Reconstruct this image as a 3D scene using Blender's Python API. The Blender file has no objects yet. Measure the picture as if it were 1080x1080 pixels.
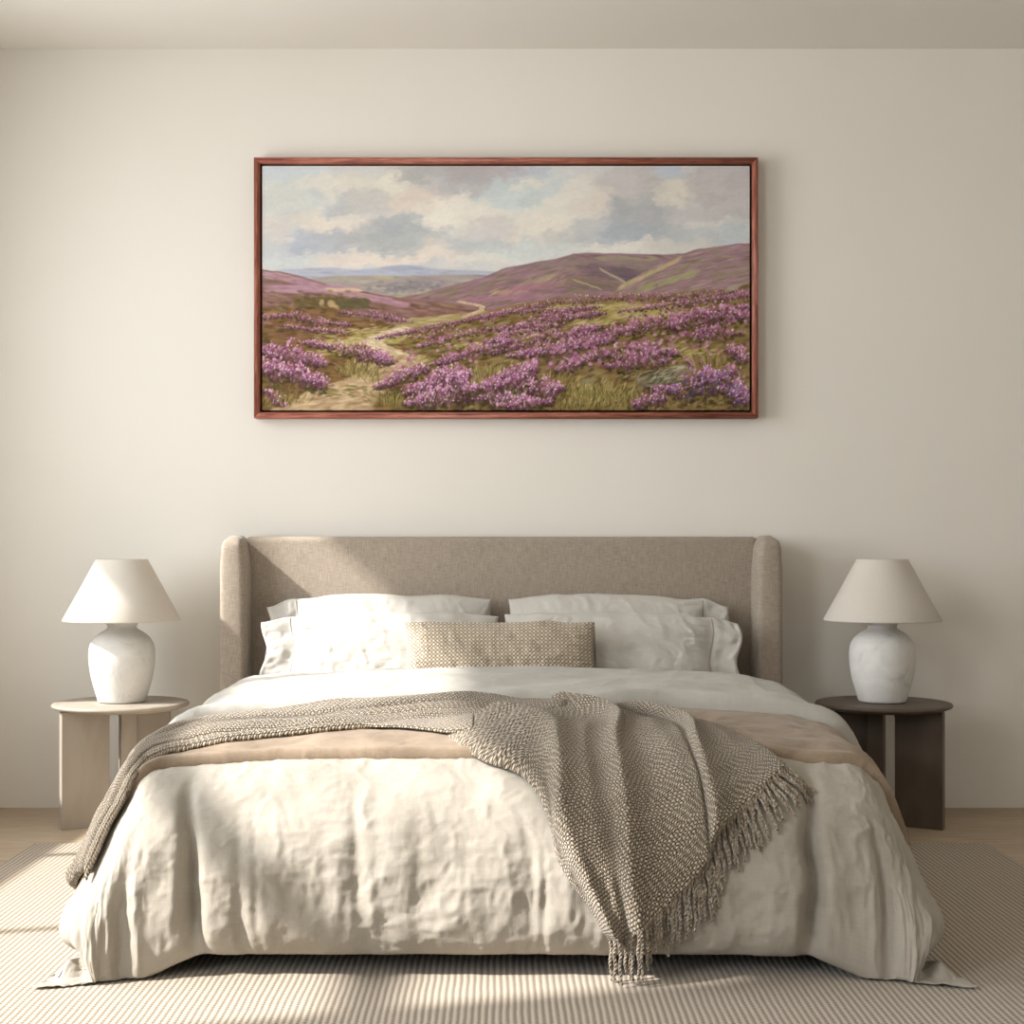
import bpy, bmesh, math
import numpy as np
from mathutils import Vector, Matrix
# ---------------------------------------------------------------- moorland landscape painted dab by dab
def vnoise(x, y, seed=0):
    """smooth value noise on arrays"""
    xi = np.floor(x).astype(np.int64); yi = np.floor(y).astype(np.int64)
    fx = x - xi; fy = y - yi
    fx = fx*fx*fx*(fx*(fx*6-15)+10); fy = fy*fy*fy*(fy*(fy*6-15)+10)
    def h(a, b):
        n = (a*374761393 + b*668265263 + seed*1442695041) & 0xffffffff
        n = ((n ^ (n >> 13))*1274126177) & 0xffffffff
        n = n ^ (n >> 16)
        return (n & 0xffff)/65535.0
    return ((h(xi, yi)*(1-fx) + h(xi+1, yi)*fx)*(1-fy) + (h(xi, yi+1)*(1-fx) + h(xi+1, yi+1)*fx)*fy)*2-1

def fbm(x, y, seed=0, octv=4, gain=.5):
    s = 0; a = 1; t = 0
    for k in range(octv):
        s = s + a*vnoise(x*2**k + 13.7*k, y*2**k + 7.1*k, seed+k*17); t += a; a *= gain
    return s/t

def smooth_(x, a, b):
    t = np.clip((x-a)/(b-a), 0, 1); return t*t*(3-2*t)

def paint_landscape(K=1.5):
    """returns an (H, W, 3) linear-light picture of a heather moor with a sandy path, 516 x 259 units"""
    W, H = int(516*K)+1, int(259*K)+1
    X, Y = np.meshgrid(np.linspace(0, 516, W), np.linspace(0, 259, H))
    rs = np.random.RandomState(4)
    def c(h): return np.array([int(h[i:i+2], 16)/255 for i in (0, 2, 4)])
    img = np.zeros((H, W, 3)) + c('c9c8c6')
    wx = X + 16*fbm(X/26, Y/20, 1) + 9*fbm(X/8, Y/6, 2); wy = Y + 11*fbm(X/26, Y/20, 5) + 7*fbm(X/8, Y/6, 6)
    def blob(cx, cy, rx, ry, col, a=1., p=2.):
        nonlocal img
        d = np.sqrt(((wx-cx)/rx)**2 + ((wy-cy)/ry)**2)
        m = np.clip((1.25-d)/.62, 0, 1); m = (m*m*(3-2*m)*a*.85)[..., None]
        img = img*(1-m) + c(col)*m
    # clouds
    for b in [(20,10,60,14,'bfc8cc',.9),(60,30,30,20,'b9c0cb',.7),(25,40,45,25,'c6c8c0',.8),(20,80,40,30,'bcc0c4',.8),
              (120,18,50,14,'c9c4b8',.8),(70,22,40,10,'d9d2c2',.8),(140,20,22,13,'dcd6c6',.8),(110,38,50,12,'b5b1ab',.55),
              (55,60,35,10,'d8cdbd',.8),(95,62,40,12,'dbd0c1',.8),(60,80,38,15,'a9aebb',.9),(85,76,28,12,'b3b4b8',.8),(5,66,20,14,'d8c9bc',.6),
              (90,98,50,10,'d8cec4',.9),(30,100,40,9,'c2c7c6',.8),(120,100,60,7,'dcd0c4',.8),
              (190,6,60,14,'a9a8a6',.9),(240,10,50,14,'b0a6a8',.9),(190,30,50,12,'b3abab',.8),(225,20,40,10,'aeb0b0',.7),
              (160,38,30,16,'dfd0bf',.9),(150,72,42,20,'acb0b0',.8),(155,62,28,14,'a9afb1',.6),(120,78,30,14,'aeb0ae',.7),(135,66,20,12,'a9adb0',.7),
              (205,50,36,22,'e2dbcd',1),(240,44,36,18,'ded8cc',1),(250,62,30,12,'ccc4c0',.7),(262,28,36,16,'c3cdcc',1),(285,36,30,20,'c4ccca',.9),
              (225,84,46,11,'bcc1c2',.9),(280,58,18,16,'d8d4ca',.7),(190,88,30,9,'d5c9be',.8),(160,98,60,7,'ddd0c3',.9),(250,98,50,9,'d7d3c8',.9),
              (300,12,44,10,'c4cac9',.8),(282,8,28,6,'b3b9c6',.7),(285,20,22,5,'dbd3c5',.9),(330,22,30,10,'bfc9cb',.8),
              (330,50,42,24,'ded8cb',1),(300,66,40,20,'dcd5c8',1),(350,30,30,22,'d9d2c7',1),(315,74,24,12,'c0bfbc',.8),(370,42,24,20,'d8cdc1',.8),
              (355,70,30,14,'b5b8bc',.7),(395,52,34,26,'a7abb0',1),(410,30,30,26,'b4b3b2',1),(400,72,40,9,'a5acb5',.9),(430,68,30,12,'abb0b2',.8),
              (395,12,40,14,'bdb7b5',.9),(428,10,16,12,'b9c4cf',.9),(440,26,30,10,'d8d1c2',1),(430,34,18,8,'dad2c4',.8),(480,16,40,22,'b8b0b0',.9),(500,40,40,20,'b9b2b1',.8),
              (452,50,30,10,'bdb9b8',.7),(475,62,14,6,'d3cbc2',.9),(480,76,44,14,'b8bcbd',.8),(400,88,50,9,'d9d4ca',1),(350,86,40,7,'d8d5cb',.8),
              (440,88,36,9,'cdc8c0',.8),(320,84,20,7,'c3cac8',.8),(505,72,26,10,'b9c0c4',.7),(280,92,40,8,'ccd2ce',.9)]:
        blob(*b)
    n = fbm(wx/24, wy/11, 31, 5)[..., None]
    img = img + n*np.array([.035, .032, .026])
    def dab(x, y, rx, ry, ang, col, a):
        R = max(rx, ry)*1.3
        x0, x1 = int(max(0, (x-R)*K)), int(min(W, (x+R)*K+2)); y0, y1 = int(max(0, (y-R)*K)), int(min(H, (y+R)*K+2))
        if x1 <= x0 or y1 <= y0: return
        dx = X[y0:y1, x0:x1]-x; dy = Y[y0:y1, x0:x1]-y
        ca, sa = math.cos(ang), math.sin(ang)
        d = ((dx*ca+dy*sa)/rx)**2 + ((-dx*sa+dy*ca)/ry)**2
        m = (np.clip(1.25-d, 0, 1)*a)[..., None]
        img[y0:y1, x0:x1] = img[y0:y1, x0:x1]*(1-m) + col*m
    def pick(x, y):
        return img[int(min(max(y*K, 0), H-1)), int(min(max(x*K, 0), W-1))].copy()
    for i in range(2600):
        x = rs.uniform(0, 516); y = rs.uniform(0, 118)
        col = pick(x+rs.uniform(-5, 5), y+rs.uniform(-3, 3)) + rs.uniform(-.014, .018)
        dab(x, y, rs.uniform(2.5, 8), rs.uniform(.9, 2.4), rs.uniform(-.4, .15), col, rs.uniform(.3, .75))
    def prof(pts): return np.interp(X, [p[0] for p in pts], [p[1] for p in pts])
    def land(pts, col, soft=.8, rough=.7):
        nonlocal img
        t = prof(pts) + rough*fbm(X/9, X*0+3, 61, 3)
        m = np.clip((Y-t)/soft+.5, 0, 1)[..., None]
        img = img*(1-m) + c(col)*m
        return t
    def strokes(n, x0, x1, ytop, ybot, cols, rx, ry, ang, al=(.35, .8), jit=.03):
        for i in range(n):
            x = rs.uniform(x0, x1); t = np.interp(x, *ytop) ; b = np.interp(x, *ybot)
            if b <= t: continue
            y = rs.uniform(t, b)
            k = (y-t)/max(b-t, 1)
            if callable(ang): an = ang(x, y)
            else: an = ang
            col = c(cols[int(rs.randint(len(cols)))])*(1+rs.uniform(-jit*2, jit*2))+rs.uniform(-jit, jit)
            s = rs.uniform(.7, 1.4)
            dab(x, y+ry*.5, rx*s, ry*s, an+rs.uniform(-.12, .12), col, rs.uniform(*al))
    Z = lambda *p: ([q[0] for q in p], [q[1] for q in p])
    # far blue ridge
    land([(0,111),(13,111),(70,107.5),(100,110),(125,108),(148,105),(165,106.5),(179,109),(242,112),(300,114)], 'b0b3c0', 2.0, .3)
    far = Z((0,111),(70,108),(113,109),(148,105.5),(179,109.5),(260,113))
    strokes(160, 0, 262, far, Z((0,121),(262,121)), ['a3a8bb','aeb2be','9fa5b7','b8b8bf','a8a6b4'], 9, 1.3, .02, (.3,.6))
    dab(150, 108, 26, 3, 0, c('9aa2ba'), .6)
    land([(0,125),(79,116.5),(150,117),(200,115.5),(262,116)], 'a59a90', 1.5, .4)
    strokes(260, 60, 262, Z((60,118),(262,116)), Z((60,140),(262,142)), ['a8a38a','9c8d92','b0a88c','958793','a39aa0','b2aa84'], 10, 1.2, .03, (.35,.7))
    for i in range(170):
        x = rs.normal(150, 22); dab(x, 129+rs.normal(0, 3.2)-.05*(x-150), 3.4, 1.8, 0, c(['7f7a82','8a828a','8f878c','74727a'][rs.randint(4)]), .3)
    # middle right hill
    rh = [(140,141),(170,135),(199,127),(234,118.5),(254,109),(290,102),(311,98.5),(329,93),(345,92),(369,92.5),(426,94),(441,93),(516,93)]
    land(rh, '95777f', 1.0, .5)
    cols = ['92727a','9a7980','876c6e','857064','908068','9a8078','7a6869','9f8086','8e8468']
    strokes(1500, 145, 516, (Z(*rh)[0], [v+1 for v in Z(*rh)[1]]), Z((145,150),(516,150)), cols, 8, 1.1, lambda x, y: -.25 if x < 330 else .12, (.4,.8))
    for (x, y, rx, ry, a, h) in [(365,112,34,9,.12,'6f5c66'),(395,116,30,8,.2,'6a5a62'),(340,122,30,7,.1,'857060'),(360,128,36,5,.1,'7a6a60'),(300,120,20,3,-.5,'b09a7c'),
                                 (262,133,18,1.6,-.5,'b8a27e'),(320,103,30,2,-.1,'8d7c74'),(385,98,30,2.4,.1,'a3987c'),(400,104,40,3,.2,'8c7f72'),(288,128,40,3,-.2,'a87486'),(250,140,44,3,-.15,'a5788a')]:
        dab(x, y, rx, ry, a, c(h), .55)
        strokes(30, x-rx, x+rx, Z((0,y-ry),(516,y-ry)), Z((0,y+ry),(516,y+ry)), [h], 5, .9, a, (.3,.6))
    for i in range(30): dab(358+i*.9, 110+i*.45+rs.uniform(-.6, .6), 3, .8, .9, c('b5a88a'), .5)
    for i in range(24): dab(330+i*1.2, 121+i*.4+rs.uniform(-.6, .6), 3, .8, .35, c('b3a27c'), .5)
    # far right hill
    fr = [(350,140),(377,127),(403,113),(426,100),(445,93),(461,88),(480,85.5),(504,82.5),(516,82)]
    m = [(0,300)]+[(350,300)]+fr[1:]
    land([(0,300),(372,300),(377,128)]+fr[2:], '98787f', 1.0, .5)
    strokes(1300, 378, 516, (Z(*fr)[0], [v+1 for v in Z(*fr)[1]]), Z((378,150),(516,150)), ['9e7986','957480','8c726e','998a74','a88290','857068','a28c80','928a68'], 8, 1.1, lambda x, y: -.45+.35*(x-378)/138, (.4,.8))
    for i in range(60):
        t = i/60; dab(380+t*62, 128-t*30+rs.uniform(-1.5, 2.5), 5, 1.2, -.5, c(['b7a67c','bda987','a8a070','c4a07a'][rs.randint(4)]), .6)
    for i in range(90):
        t = rs.rand(); dab(400+t*60, 131-t*18+rs.uniform(-3, 3), 6, 1.2, -.35, c(['a39d74','959466','a99a7a'][rs.randint(3)]), .5)
    # left hill
    lh = [(0,110),(20,112),(41,117),(70,126),(99,131),(145,140),(185,144),(230,150),(270,158)]
    m0 = land(lh+[(280,300),(516,300)], '8d6d66', 1.0, .5)
    strokes(1900, 0, 262, Z(*[(a, b+1) for a, b in lh]), Z((0,185),(262,175)), ['866864','92706c','7d6454','8d765c','987876','745e4c','826252','9a7c7e'], 7, 1.1, .13, (.4,.8))
    for i in range(260):
        t = rs.rand(); x = 2+t*150
        dab(x, np.interp(x, *Z(*lh))+rs.uniform(2, 9), 6, 1.1, .17, c(['a97f8e','b28ea0','a07a88','b99a8c'][rs.randint(4)]), .5)
    for i in range(180): dab(rs.uniform(5, 100), 130+rs.uniform(-3, 4), 6, 1.3, .1, c(['a8808f','a3798a','b08d9a','b1929a'][rs.randint(4)]), .45)
    for i in range(30): dab(rs.uniform(68, 108), 131+rs.uniform(-1.5, 1.5), 6, 1.0, .1, c('cbae94'), .6)
    for i in range(200): dab(rs.normal(68, 22), 145+rs.normal(0, 4), 4, 1.6, .15, c(['6a6040','75683f','5c5540','807048','6d5a48'][rs.randint(5)]), .55)
    for i in range(110): dab(rs.uniform(80, 112), 141+rs.uniform(0, 9), 4, 1.3, .4, c(['5f5a45','6e6848','6b6052'][rs.randint(3)]), .5)
    for (x, y, rx, ry) in [(73,146,5,4),(63,145,3,4),(76,149,6,3)]: dab(x, y, rx, ry, .3, c('b79e78'), .85); dab(x+1, y+2, rx*.8, ry*.4, .3, c('8c7a5c'), .6)
    # valley floor, golden grass
    strokes(900, 70, 262, Z((70,182),(100,176),(150,166),(262,150)), Z((70,215),(150,215),(262,170)), ['a8955f','b3a06c','9c8c58','bba878','a18a5c','8f8650'], 7, 1.2, -.05, (.45,.85))
    strokes(300, 150, 262, Z((150,162),(262,152)), Z((150,172),(262,162)), ['a79a6c','b09e78','9a8a60'], 7, 1.1, -.1, (.45,.8))
    # foreground base
    fg = [(112,190),(128,182),(156,173),(214,162),(254,150),(311,140),(377,136.5),(426,136),(469,131),(495,130),(516,124)]
    t = prof([(0,400),(108,400)]+fg)
    mm = np.clip((Y-t)/1.2+.5, 0, 1)[..., None]; img = img*(1-mm)+c('8a744f')*mm
    t = prof([(0,196),(60,196),(112,205),(120,226),(516,226)]); mm = np.clip((Y-t)/2+.5, 0, 1)[..., None]*(X < 135)[..., None]; img = img*(1-mm)+c('7d6a48')*mm
    strokes(3800, 112, 516, Z(*[(a, b+1) for a, b in fg]), Z((112,259),(516,259)), ['82724a','908255','6c6038','968660','5e5034','7a6044','86785a','6e5440'], 5, 1.5, lambda x, y: -.25, (.4,.8))
    strokes(1900, 0, 150, Z((0,150),(70,150),(150,172)), Z((0,259),(150,259)), ['7a6040','8a6c4a','6b5a3c','94784e','80604c','5f5136'], 5, 1.5, .05, (.4,.8))
    # golden grass patches
    for (cx, cy, rx, ry, n, an) in [(125,180,45,9,200,-.05),(95,186,40,6,150,0),(380,150,60,4.5,260,-.12),(410,157,42,7,300,-.15),(350,166,20,4,80,-.2),(240,222,36,9,260,-1.3),(110,213,18,8,160,-1.4),
                                    (80,196,30,4,80,0),(230,190,45,4,140,-.2),(280,178,30,4,90,-.2),(440,198,40,10,200,-.3),(355,240,34,12,260,-1.1),(160,205,20,5,70,-.3),(140,185,12,10,60,0),(320,150,20,2,60,-.2)]:
        for i in range(n):
            dab(rs.normal(cx, rx*.5), rs.normal(cy, ry*.5), rs.uniform(3, 6.5), .9, an+rs.uniform(-.25, .25), c(['b5a46e','a89a64','c0b080','9c9058','8d8450','b8a880'][rs.randint(6)]), rs.uniform(.4, .8))
    # path
    def path(pts, n=500):
        xs = [p[0] for p in pts]; ys = [p[1] for p in pts]; ws = [p[2] for p in pts]
        for i in range(n):
            u = rs.rand()*(len(pts)-1); a = int(u); f = u-a
            w = ws[a]*(1-f)+ws[a+1]*f
            x = xs[a]*(1-f)+xs[a+1]*f; y = ys[a]*(1-f)+ys[a+1]*f
            ox = rs.uniform(-1, 1)
            yield x, y, w, ox
    for x, y, w, ox in path([(208,144,1.2),(222,146.5,1.6),(233,149,2),(232,153,2.4),(222,157,2.2),(212,160,1.4)], 260):
        dab(x+ox*w*.6, y+rs.uniform(-.5, .5), 2.2, .9, -.1, c(['c9b49c','c0aa90','b59e84'][rs.randint(3)]), .7)
    for x, y, w, ox in path([(152,172,3),(136,176,5),(121,182,8),(117,187,9),(124,192,10),(142,199,11),(154,205,11)], 700):
        dab(x+ox*w*.8, y+rs.uniform(-1.5, 1.5), 4, 1.3, .1, c(['d2c2a4','c6b292','b8a284','d8caac','b09a7c'][rs.randint(5)]), .7)
    for x, y, w, ox in path([(154,205,11),(142,212,14),(128,218,17),(112,228,26),(92,240,40),(72,250,52),(60,259,60)], 1600):
        dab(x+ox*w*.85, y+rs.uniform(-4, 4), rs.uniform(4, 9), 1.6, -.12+rs.uniform(-.15, .15), c(['b9a27e','c4ae8c','a8906e','b0987a','ccb794','98805f','b59a84'][rs.randint(7)]), .65)
    for i in range(60): dab(rs.uniform(60, 110), rs.uniform(233, 246), rs.uniform(2, 5), .9, rs.uniform(-.2, .2), c(['6f6a40','7e7848','857550'][rs.randint(3)]), .6)
    # heather clumps: (polyline, thickness, n, dab size, tone)
    PI_ = ['b67a99','a66c8a','bf8fa9','96607b','82506a','cba3b8','b3829b','8a5a6c','a07486']
    DK = ['4c4430','5a4a38','3f3a28','66503c','5a3f42','4f5230','6a6838']
    def heather(pts, th, n, s, light=.5, cols=PI_, dark=.5):
        L = np.array(pts, float)
        items = []
        s = s*.8; sd = rs.uniform(0, 90)
        for i in range(int(n*1.25)):
            e = rs.uniform(-.12, 1.12)
            u = min(max(e, 0), .999)*(len(L)-1); a = int(u); f = u-a
            x, y = L[a]*(1-f)+L[a+1]*f + (L[a+1]-L[a])*(len(L)-1)*(e-min(max(e, 0), 1))
            w = (.55+.6*math.sin(sd+x*.16)*math.sin(sd*2+x*.071)+.35)*(1-.75*max(0, abs(e-.5)*2-.7)/.54)
            oy = min(max(rs.normal(0, .3), -.6), .9)
            items.append((y+oy*th*w, x+rs.normal(0, 3), oy))
        items.sort()
        for y, x, o in items:
            if rs.rand() < dark*(.55+1.1*o):
                dab(x, y+s*.8, s*1.2, s*.8, rs.uniform(-.5, .5), c(DK[rs.randint(len(DK))]), rs.uniform(.35, .75))
            else:
                k = cols[rs.randint(len(cols))]
                col = c(k)*(.96-.46*(o+.2))*rs.uniform(.86, 1.06)
                dab(x, y, s*rs.uniform(.4, .85), s*rs.uniform(.5, 1.1), rs.uniform(-.5, .5), col, rs.uniform(.5, .95))
                if rs.rand() < light*(.5-o)*.6:
                    dab(x+rs.uniform(-s, s)*.4, y-s*.4, s*.36, s*.42, 0, c(['dcb8d2','e6cbdc','d2a4c4','e8d6dc'][rs.randint(4)]), .8)
    # distant bands
    heather([(254,156),(311,144),(377,139.5),(440,138),(516,132)], 8, 900, 1.5, .25, dark=.15)
    heather([(135,180),(165,174),(214,164),(262,155),(320,152)], 6, 800, 1.5, .25, dark=.25)
    heather([(300,158),(350,150)], 7, 260, 1.6, .3, dark=.3)
    heather([(170,190),(200,182),(245,172)], 7, 300, 1.7, .25, dark=.5)
    heather([(262,172),(310,163),(350,157)], 9, 500, 1.9, .35, dark=.45)
    heather([(395,152),(440,146),(480,141),(516,136)], 8, 500, 1.8, .35, dark=.35)
    heather([(4,160),(35,158),(60,166),(85,168)], 7, 380, 1.7, .25, dark=.4); heather([(30,170),(55,174),(80,176)], 5, 200, 1.6, .25, dark=.4)
    heather([(90,156),(120,158),(150,164)], 6, 260, 1.4, .2, dark=.3)
    heather([(245,186),(262,178),(305,170)], 8, 320, 1.9, .3, dark=.5)
    heather([(255,196),(290,184),(330,178),(350,172)], 12, 560, 2.1, .4, dark=.5)
    heather([(190,208),(215,200),(250,190),(262,186)], 12, 560, 2.2, .45, dark=.5)
    heather([(325,190),(370,178),(410,168),(450,160),(500,152)], 16, 1100, 2.2, .4, dark=.45)
    heather([(440,168),(480,160),(512,160)], 22, 560, 2.3, .35, dark=.6)
    heather([(480,172),(455,182),(498,178)], 14, 260, 2.3, .35, dark=.6)
    heather([(60,190),(100,198),(120,202),(132,206)], 15, 620, 2.2, .4, dark=.55)
    heather([(2,196),(30,200),(60,208)], 20, 620, 2.4, .4, dark=.55)
    heather([(272,200),(300,196),(330,192),(360,186)], 15, 620, 2.4, .45, dark=.5)
    heather([(325,212),(360,200),(405,196),(430,198)], 18, 800, 2.5, .45, dark=.6)
    heather([(5,216),(35,220),(60,230)], 26, 700, 2.7, .55, dark=.6)
    heather([(370,212),(400,208),(425,206)], 20, 360, 2.4, .4, dark=.6)
    for i in range(1500):
        x = rs.uniform(150, 516); t0 = np.interp(x, [p_[0] for p_ in fg], [p_[1] for p_ in fg]); y = t0+5+rs.rand()**1.3*75
        if fbm(np.array([x/22]), np.array([y/9]), 77, 2)[0] < .02: continue
        k = (y-t0)/80
        dab(x, y, 1.5+1.4*k, 1.2+1.2*k, rs.uniform(-.5, .2), c((PI_+DK[:2])[rs.randint(11)]), .6)
    # grass tufts in front
    def tuft(cx, cy, w, n, cols=('8c7f50','a3935f','756a40','6a5f3a','b0a074','605636')):
        for i in range(n):
            x = rs.normal(cx, w*.5); a = -1.57+(x-cx)/w*.8+rs.uniform(-.3, .3); l = rs.uniform(3, 7)
            dab(x, cy+rs.uniform(-5, 6), l, .55, a, c(cols[rs.randint(len(cols))]), .5)
    for q in [(100,216,24,150),(118,222,12,60),(240,218,30,200),(215,226,22,90),(20,246,34,160),(135,246,22,200),(350,240,44,260),(330,252,40,150),(390,246,40,180),(300,224,30,120),(480,206,40,120),(505,236,20,80),(170,252,20,60)]:
        tuft(*q)
    heather([(128,232),(150,222),(170,216)], 14, 380, 2.5, .45, dark=.6)
    heather([(160,238),(190,226),(212,222)], 20, 620, 2.8, .55, dark=.6)
    heather([(258,222),(290,214),(262,232)], 20, 480, 2.8, .55, dark=.6)
    heather([(165,250),(200,242),(240,246),(275,248)], 24, 1300, 3.0, .7, dark=.7)
    heather([(205,226),(212,232),(218,240)], 20, 260, 3.0, .8, dark=.4)
    heather([(230,236),(262,230),(300,240),(312,236)], 18, 700, 2.9, .6, dark=.6)
    heather([(260,254),(300,250)], 12, 300, 3.0, .6, dark=.5)
    heather([(410,232),(425,246),(400,252)], 22, 420, 2.9, .6, dark=.65)
    heather([(495,196),(510,204)], 18, 160, 2.6, .6, dark=.6)
    heather([(440,236),(470,230),(500,240),(514,246)], 30, 900, 3.0, .6, PI_+['8a78b8','a08cc8','7a6cab'], .6)
    heather([(465,222),(480,226),(496,220)], 18, 200, 2.8, .7, PI_+['8a78b8','a08cc8'], .4)
    heather([(2,238),(20,252)], 8, 60, 2.8, .5, dark=.5)
    # rocks
    for (x, y, rx, ry, an, h) in [(420,224,26,8,-.25,'75705c'),(436,217,16,5,-.25,'8f8a74'),(425,222,18,3,-.35,'a59e86'),(412,229,14,5,-.2,'7c7760'),(432,228,20,4,-.1,'6a6450'),(446,220,20,2.5,.12,'8a7264'),(440,214,9,2,-.1,'b3ad98'),
                                  (498,129,10,3,-.3,'a39c84'),(345,228,11,3,-.2,'8d8668')]:
        dab(x, y, rx, ry, an, c(h), .85)
    for i in range(120):
        dab(rs.normal(424, 13), rs.normal(223, 4), rs.uniform(2, 5), .7, -.5+rs.uniform(-.4, .4), c(['b0a990','615c48','958e78','55503e'][rs.randint(4)]), .6)
    for i in range(420):
        x = rs.uniform(0, 516); y = rs.uniform(232, 259)
        if 30 < x < 130: continue
        dab(x, y, rs.uniform(1.5, 4.5), .7, -1.5+rs.uniform(-.5, .5), c(['4a4a28','6b6c38','3a3822','8a8450','5a4830'][rs.randint(5)]), .6)
    img = np.clip(img + .012*fbm(X/2.2, Y/1.6, 91, 2)[..., None], 0, 1)
    gm = smooth_(Y, 118, 150)[..., None]; img = np.clip((img-.5)*(1.05+.16*gm)+.5-.012*gm, 0, 1)
    gl = img.mean(-1, keepdims=True); img = gl+(img-gl)*.9
    return np.where(img <= .04045, img/12.92, ((img+.055)/1.055)**2.4)
# ---------------------------------------------------------------- the made bed as one analytic cloth surface
# (a, b) are metres on the cloth: a across the bed, b from the wall towards the foot
XC, YC = .80, 1.80                       # where the flat top ends and the overhang begins
LS, LF = .62, .76                        # overhang lengths at the sides and the foot
def smooth(x, a, b):
    t = np.clip((x-a)/(b-a), 0, 1); return t*t*(3-2*t)
def curve(x, xs, ys):
    """monotone-ish smooth interpolation through a table"""
    xs = np.array(xs, float); ys = np.array(ys, float)
    m = np.gradient(ys, xs)
    i = np.clip(np.searchsorted(xs, x)-1, 0, len(xs)-2)
    h = xs[i+1]-xs[i]; t = np.clip((x-xs[i])/h, 0, 1)
    return (ys[i]*(2*t**3-3*t**2+1) + ys[i+1]*(-2*t**3+3*t**2) + h*m[i]*(t**3-2*t**2+t) + h*m[i+1]*(t**3-t**2))
RS = [0, .2, .4, .6, .8, .92, 1.0, 1.12, 1.3]
FRONT_H = [0, .15, .295, .405, .468, .482, .462, .40, .36]
FRONT_Z = [1, .965, .87, .69, .42, .22, .122, .16, .25]
SIDE_H = [0, .09, .145, .175, .20, .215, .22, .215, .21]
SIDE_Z = [1, .965, .85, .62, .36, .19, .10, .07, .05]
COR_HX = [0, .10, .175, .215, .238, .244, .218, .262, .335]
COR_HY = [0, .15, .30, .44, .55, .60, .60, .62, .675]
COR_Z = [1, .965, .86, .66, .38, .20, .13, .10, .02]
def top_z(a, b):
    z = curve(b, [.36, .5, .62, .8, 1.1, 1.4, 1.8, 2.2], [.475, .515, .535, .537, .528, .515, .492, .492])
    return z + .022*(1-np.clip(np.abs(a)/XC, 0, 1)**2)
def base(a, b):
    a = np.asarray(a, float); b = np.asarray(b, float)
    sa = np.sign(a); da = np.clip(np.abs(a)-XC, 0, None)/LS; db = np.clip(b-YC, 0, None)/LF
    r = (da**3+db**3)**(1/3.)
    th = np.arctan2(db, da+1e-9)/(np.pi/2)           # 0 side, 1 foot
    cw = np.clip(1-np.abs(th*2-1), 0, 1); cw = cw*cw*(3-2*cw); cw = cw*smooth(r, .35, 1.0)+.0
    wf = smooth(th, 0, 1); ws = 1-wf
    ct = np.cos(th*np.pi/2)**.75; st = np.sin(th*np.pi/2)**.75
    hx_s = curve(r, RS, SIDE_H)*ct; hy_f = curve(r, RS, FRONT_H)*st
    hx = hx_s*(1-cw)+curve(r, RS, COR_HX)*cw*np.maximum(ct, .55); hy = hy_f*(1-cw)+curve(r, RS, COR_HY)*cw*np.maximum(st, .55)
    zr = (curve(r, RS, FRONT_Z)*wf+curve(r, RS, SIDE_Z)*ws)*(1-cw)+curve(r, RS, COR_Z)*cw
    H = np.maximum(smooth(np.abs(a), .68, .88)*smooth(db, .86, 1.0), smooth(da, .88, 1.0)*smooth(b, 1.9, 2.1))
    x = np.clip(a, -XC, XC)+sa*hx; y = -(np.clip(b, 0, YC)+hy)-.035*H*smooth(b, 2.3, 2.5)
    z = top_z(np.clip(a, -XC, XC), np.clip(b, 0, YC))*zr*(1-H)
    return x, y, z, r, th, cw
def g(x, w): return np.exp(-(x/w)**2)
def ridged(x, y, seed, octv=3):
    s = 0; am = 1; t = 0
    for k in range(octv):
        s = s+am*(1-np.abs(vnoise(x*2**k+5*k, y*2**k+9*k, seed+k))*2.2); t += am; am *= .5
    return s/t
def folds(a, b, r, th):
    """large folds of the duvet, metres along the normal"""
    A = np.abs(a); f = smooth(b, YC-.05, YC+.25)*1.0
    k = (b-YC)/LF
    d = .010*fbm(a*2.6, b*2.6, 11, 3) + .006*fbm(a*7, b*7, 12, 2)
    grow = smooth(k, .12, .95)
    nl = .02*fbm(a*3+4, b*5, 19, 2)
    for a0, sl, w, dep, k0 in [(-.785,.09,.017,.062,.46),(.765,-.075,.018,.056,.42),
                               (-.63,.035,.014,.022,.66),(-.59,.03,.009,.010,.66),(-.38,.05,.014,.014,.55),(-.345,.0,.05,-.006,.5),(-.19,-.02,.015,.005,.6),(.0,.07,.013,.010,.6),(.06,.03,.009,.012,.72),
                               (.56,-.01,.035,.012,.3),(.66,.0,.05,-.012,.2),(.33,.03,.03,.008,.3),(-.86,-.05,.03,.020,.6),(.87,.05,.03,.022,.55)]:
        c0 = a0+sl*k+nl
        d = d-dep*(1-.6*smooth(k, .86, 1.))*g(a-c0, w*(.7+.6*k))*smooth(k, k0-.15, k0+.3)
    d = d+.008*g(k-.72, .25)*fbm(a*5.5+2, b*2.0, 23, 3)*f
    d = d+.010*g(k-.84, .13)*ridged(a*11, b*7, 29, 3)*f                # gathers above the hem
    # side folds
    ks = (A-XC)/LS
    d = d+.012*smooth(ks, .1, .8)*fbm(b*5+7*np.sign(a), A*1.5, 31, 3)
    # corner gathers
    c45 = np.clip(1-np.abs(th*2-1)*1.1, 0, 1)*smooth(r, .55, .95)
    d = d+c45*(.020*g(r-.86, .10)-.030*g(r-1.0-.05*vnoise(th*9, a*0+1, 3), .045)+.012*fbm(th*7, r*5, 37, 3))
    return d
def wrinkles(a, b):
    k = smooth(b, YC-.1, YC+.2)
    w1 = ridged(a*11+1.2*fbm(a*6, b*6, 3), b*(10-4*k)+1.2*fbm(a*5, b*5, 4), 41, 4)
    w2 = ridged(a*28+1.2*fbm(a*9, b*9, 5), b*30, 47, 2)
    m = .45+.55*smooth(fbm(a*2.3, b*2.3, 51, 2), -.35, .35)
    return (.0040*w1+.0014*w2)*m*(.5+.75*k)
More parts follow.
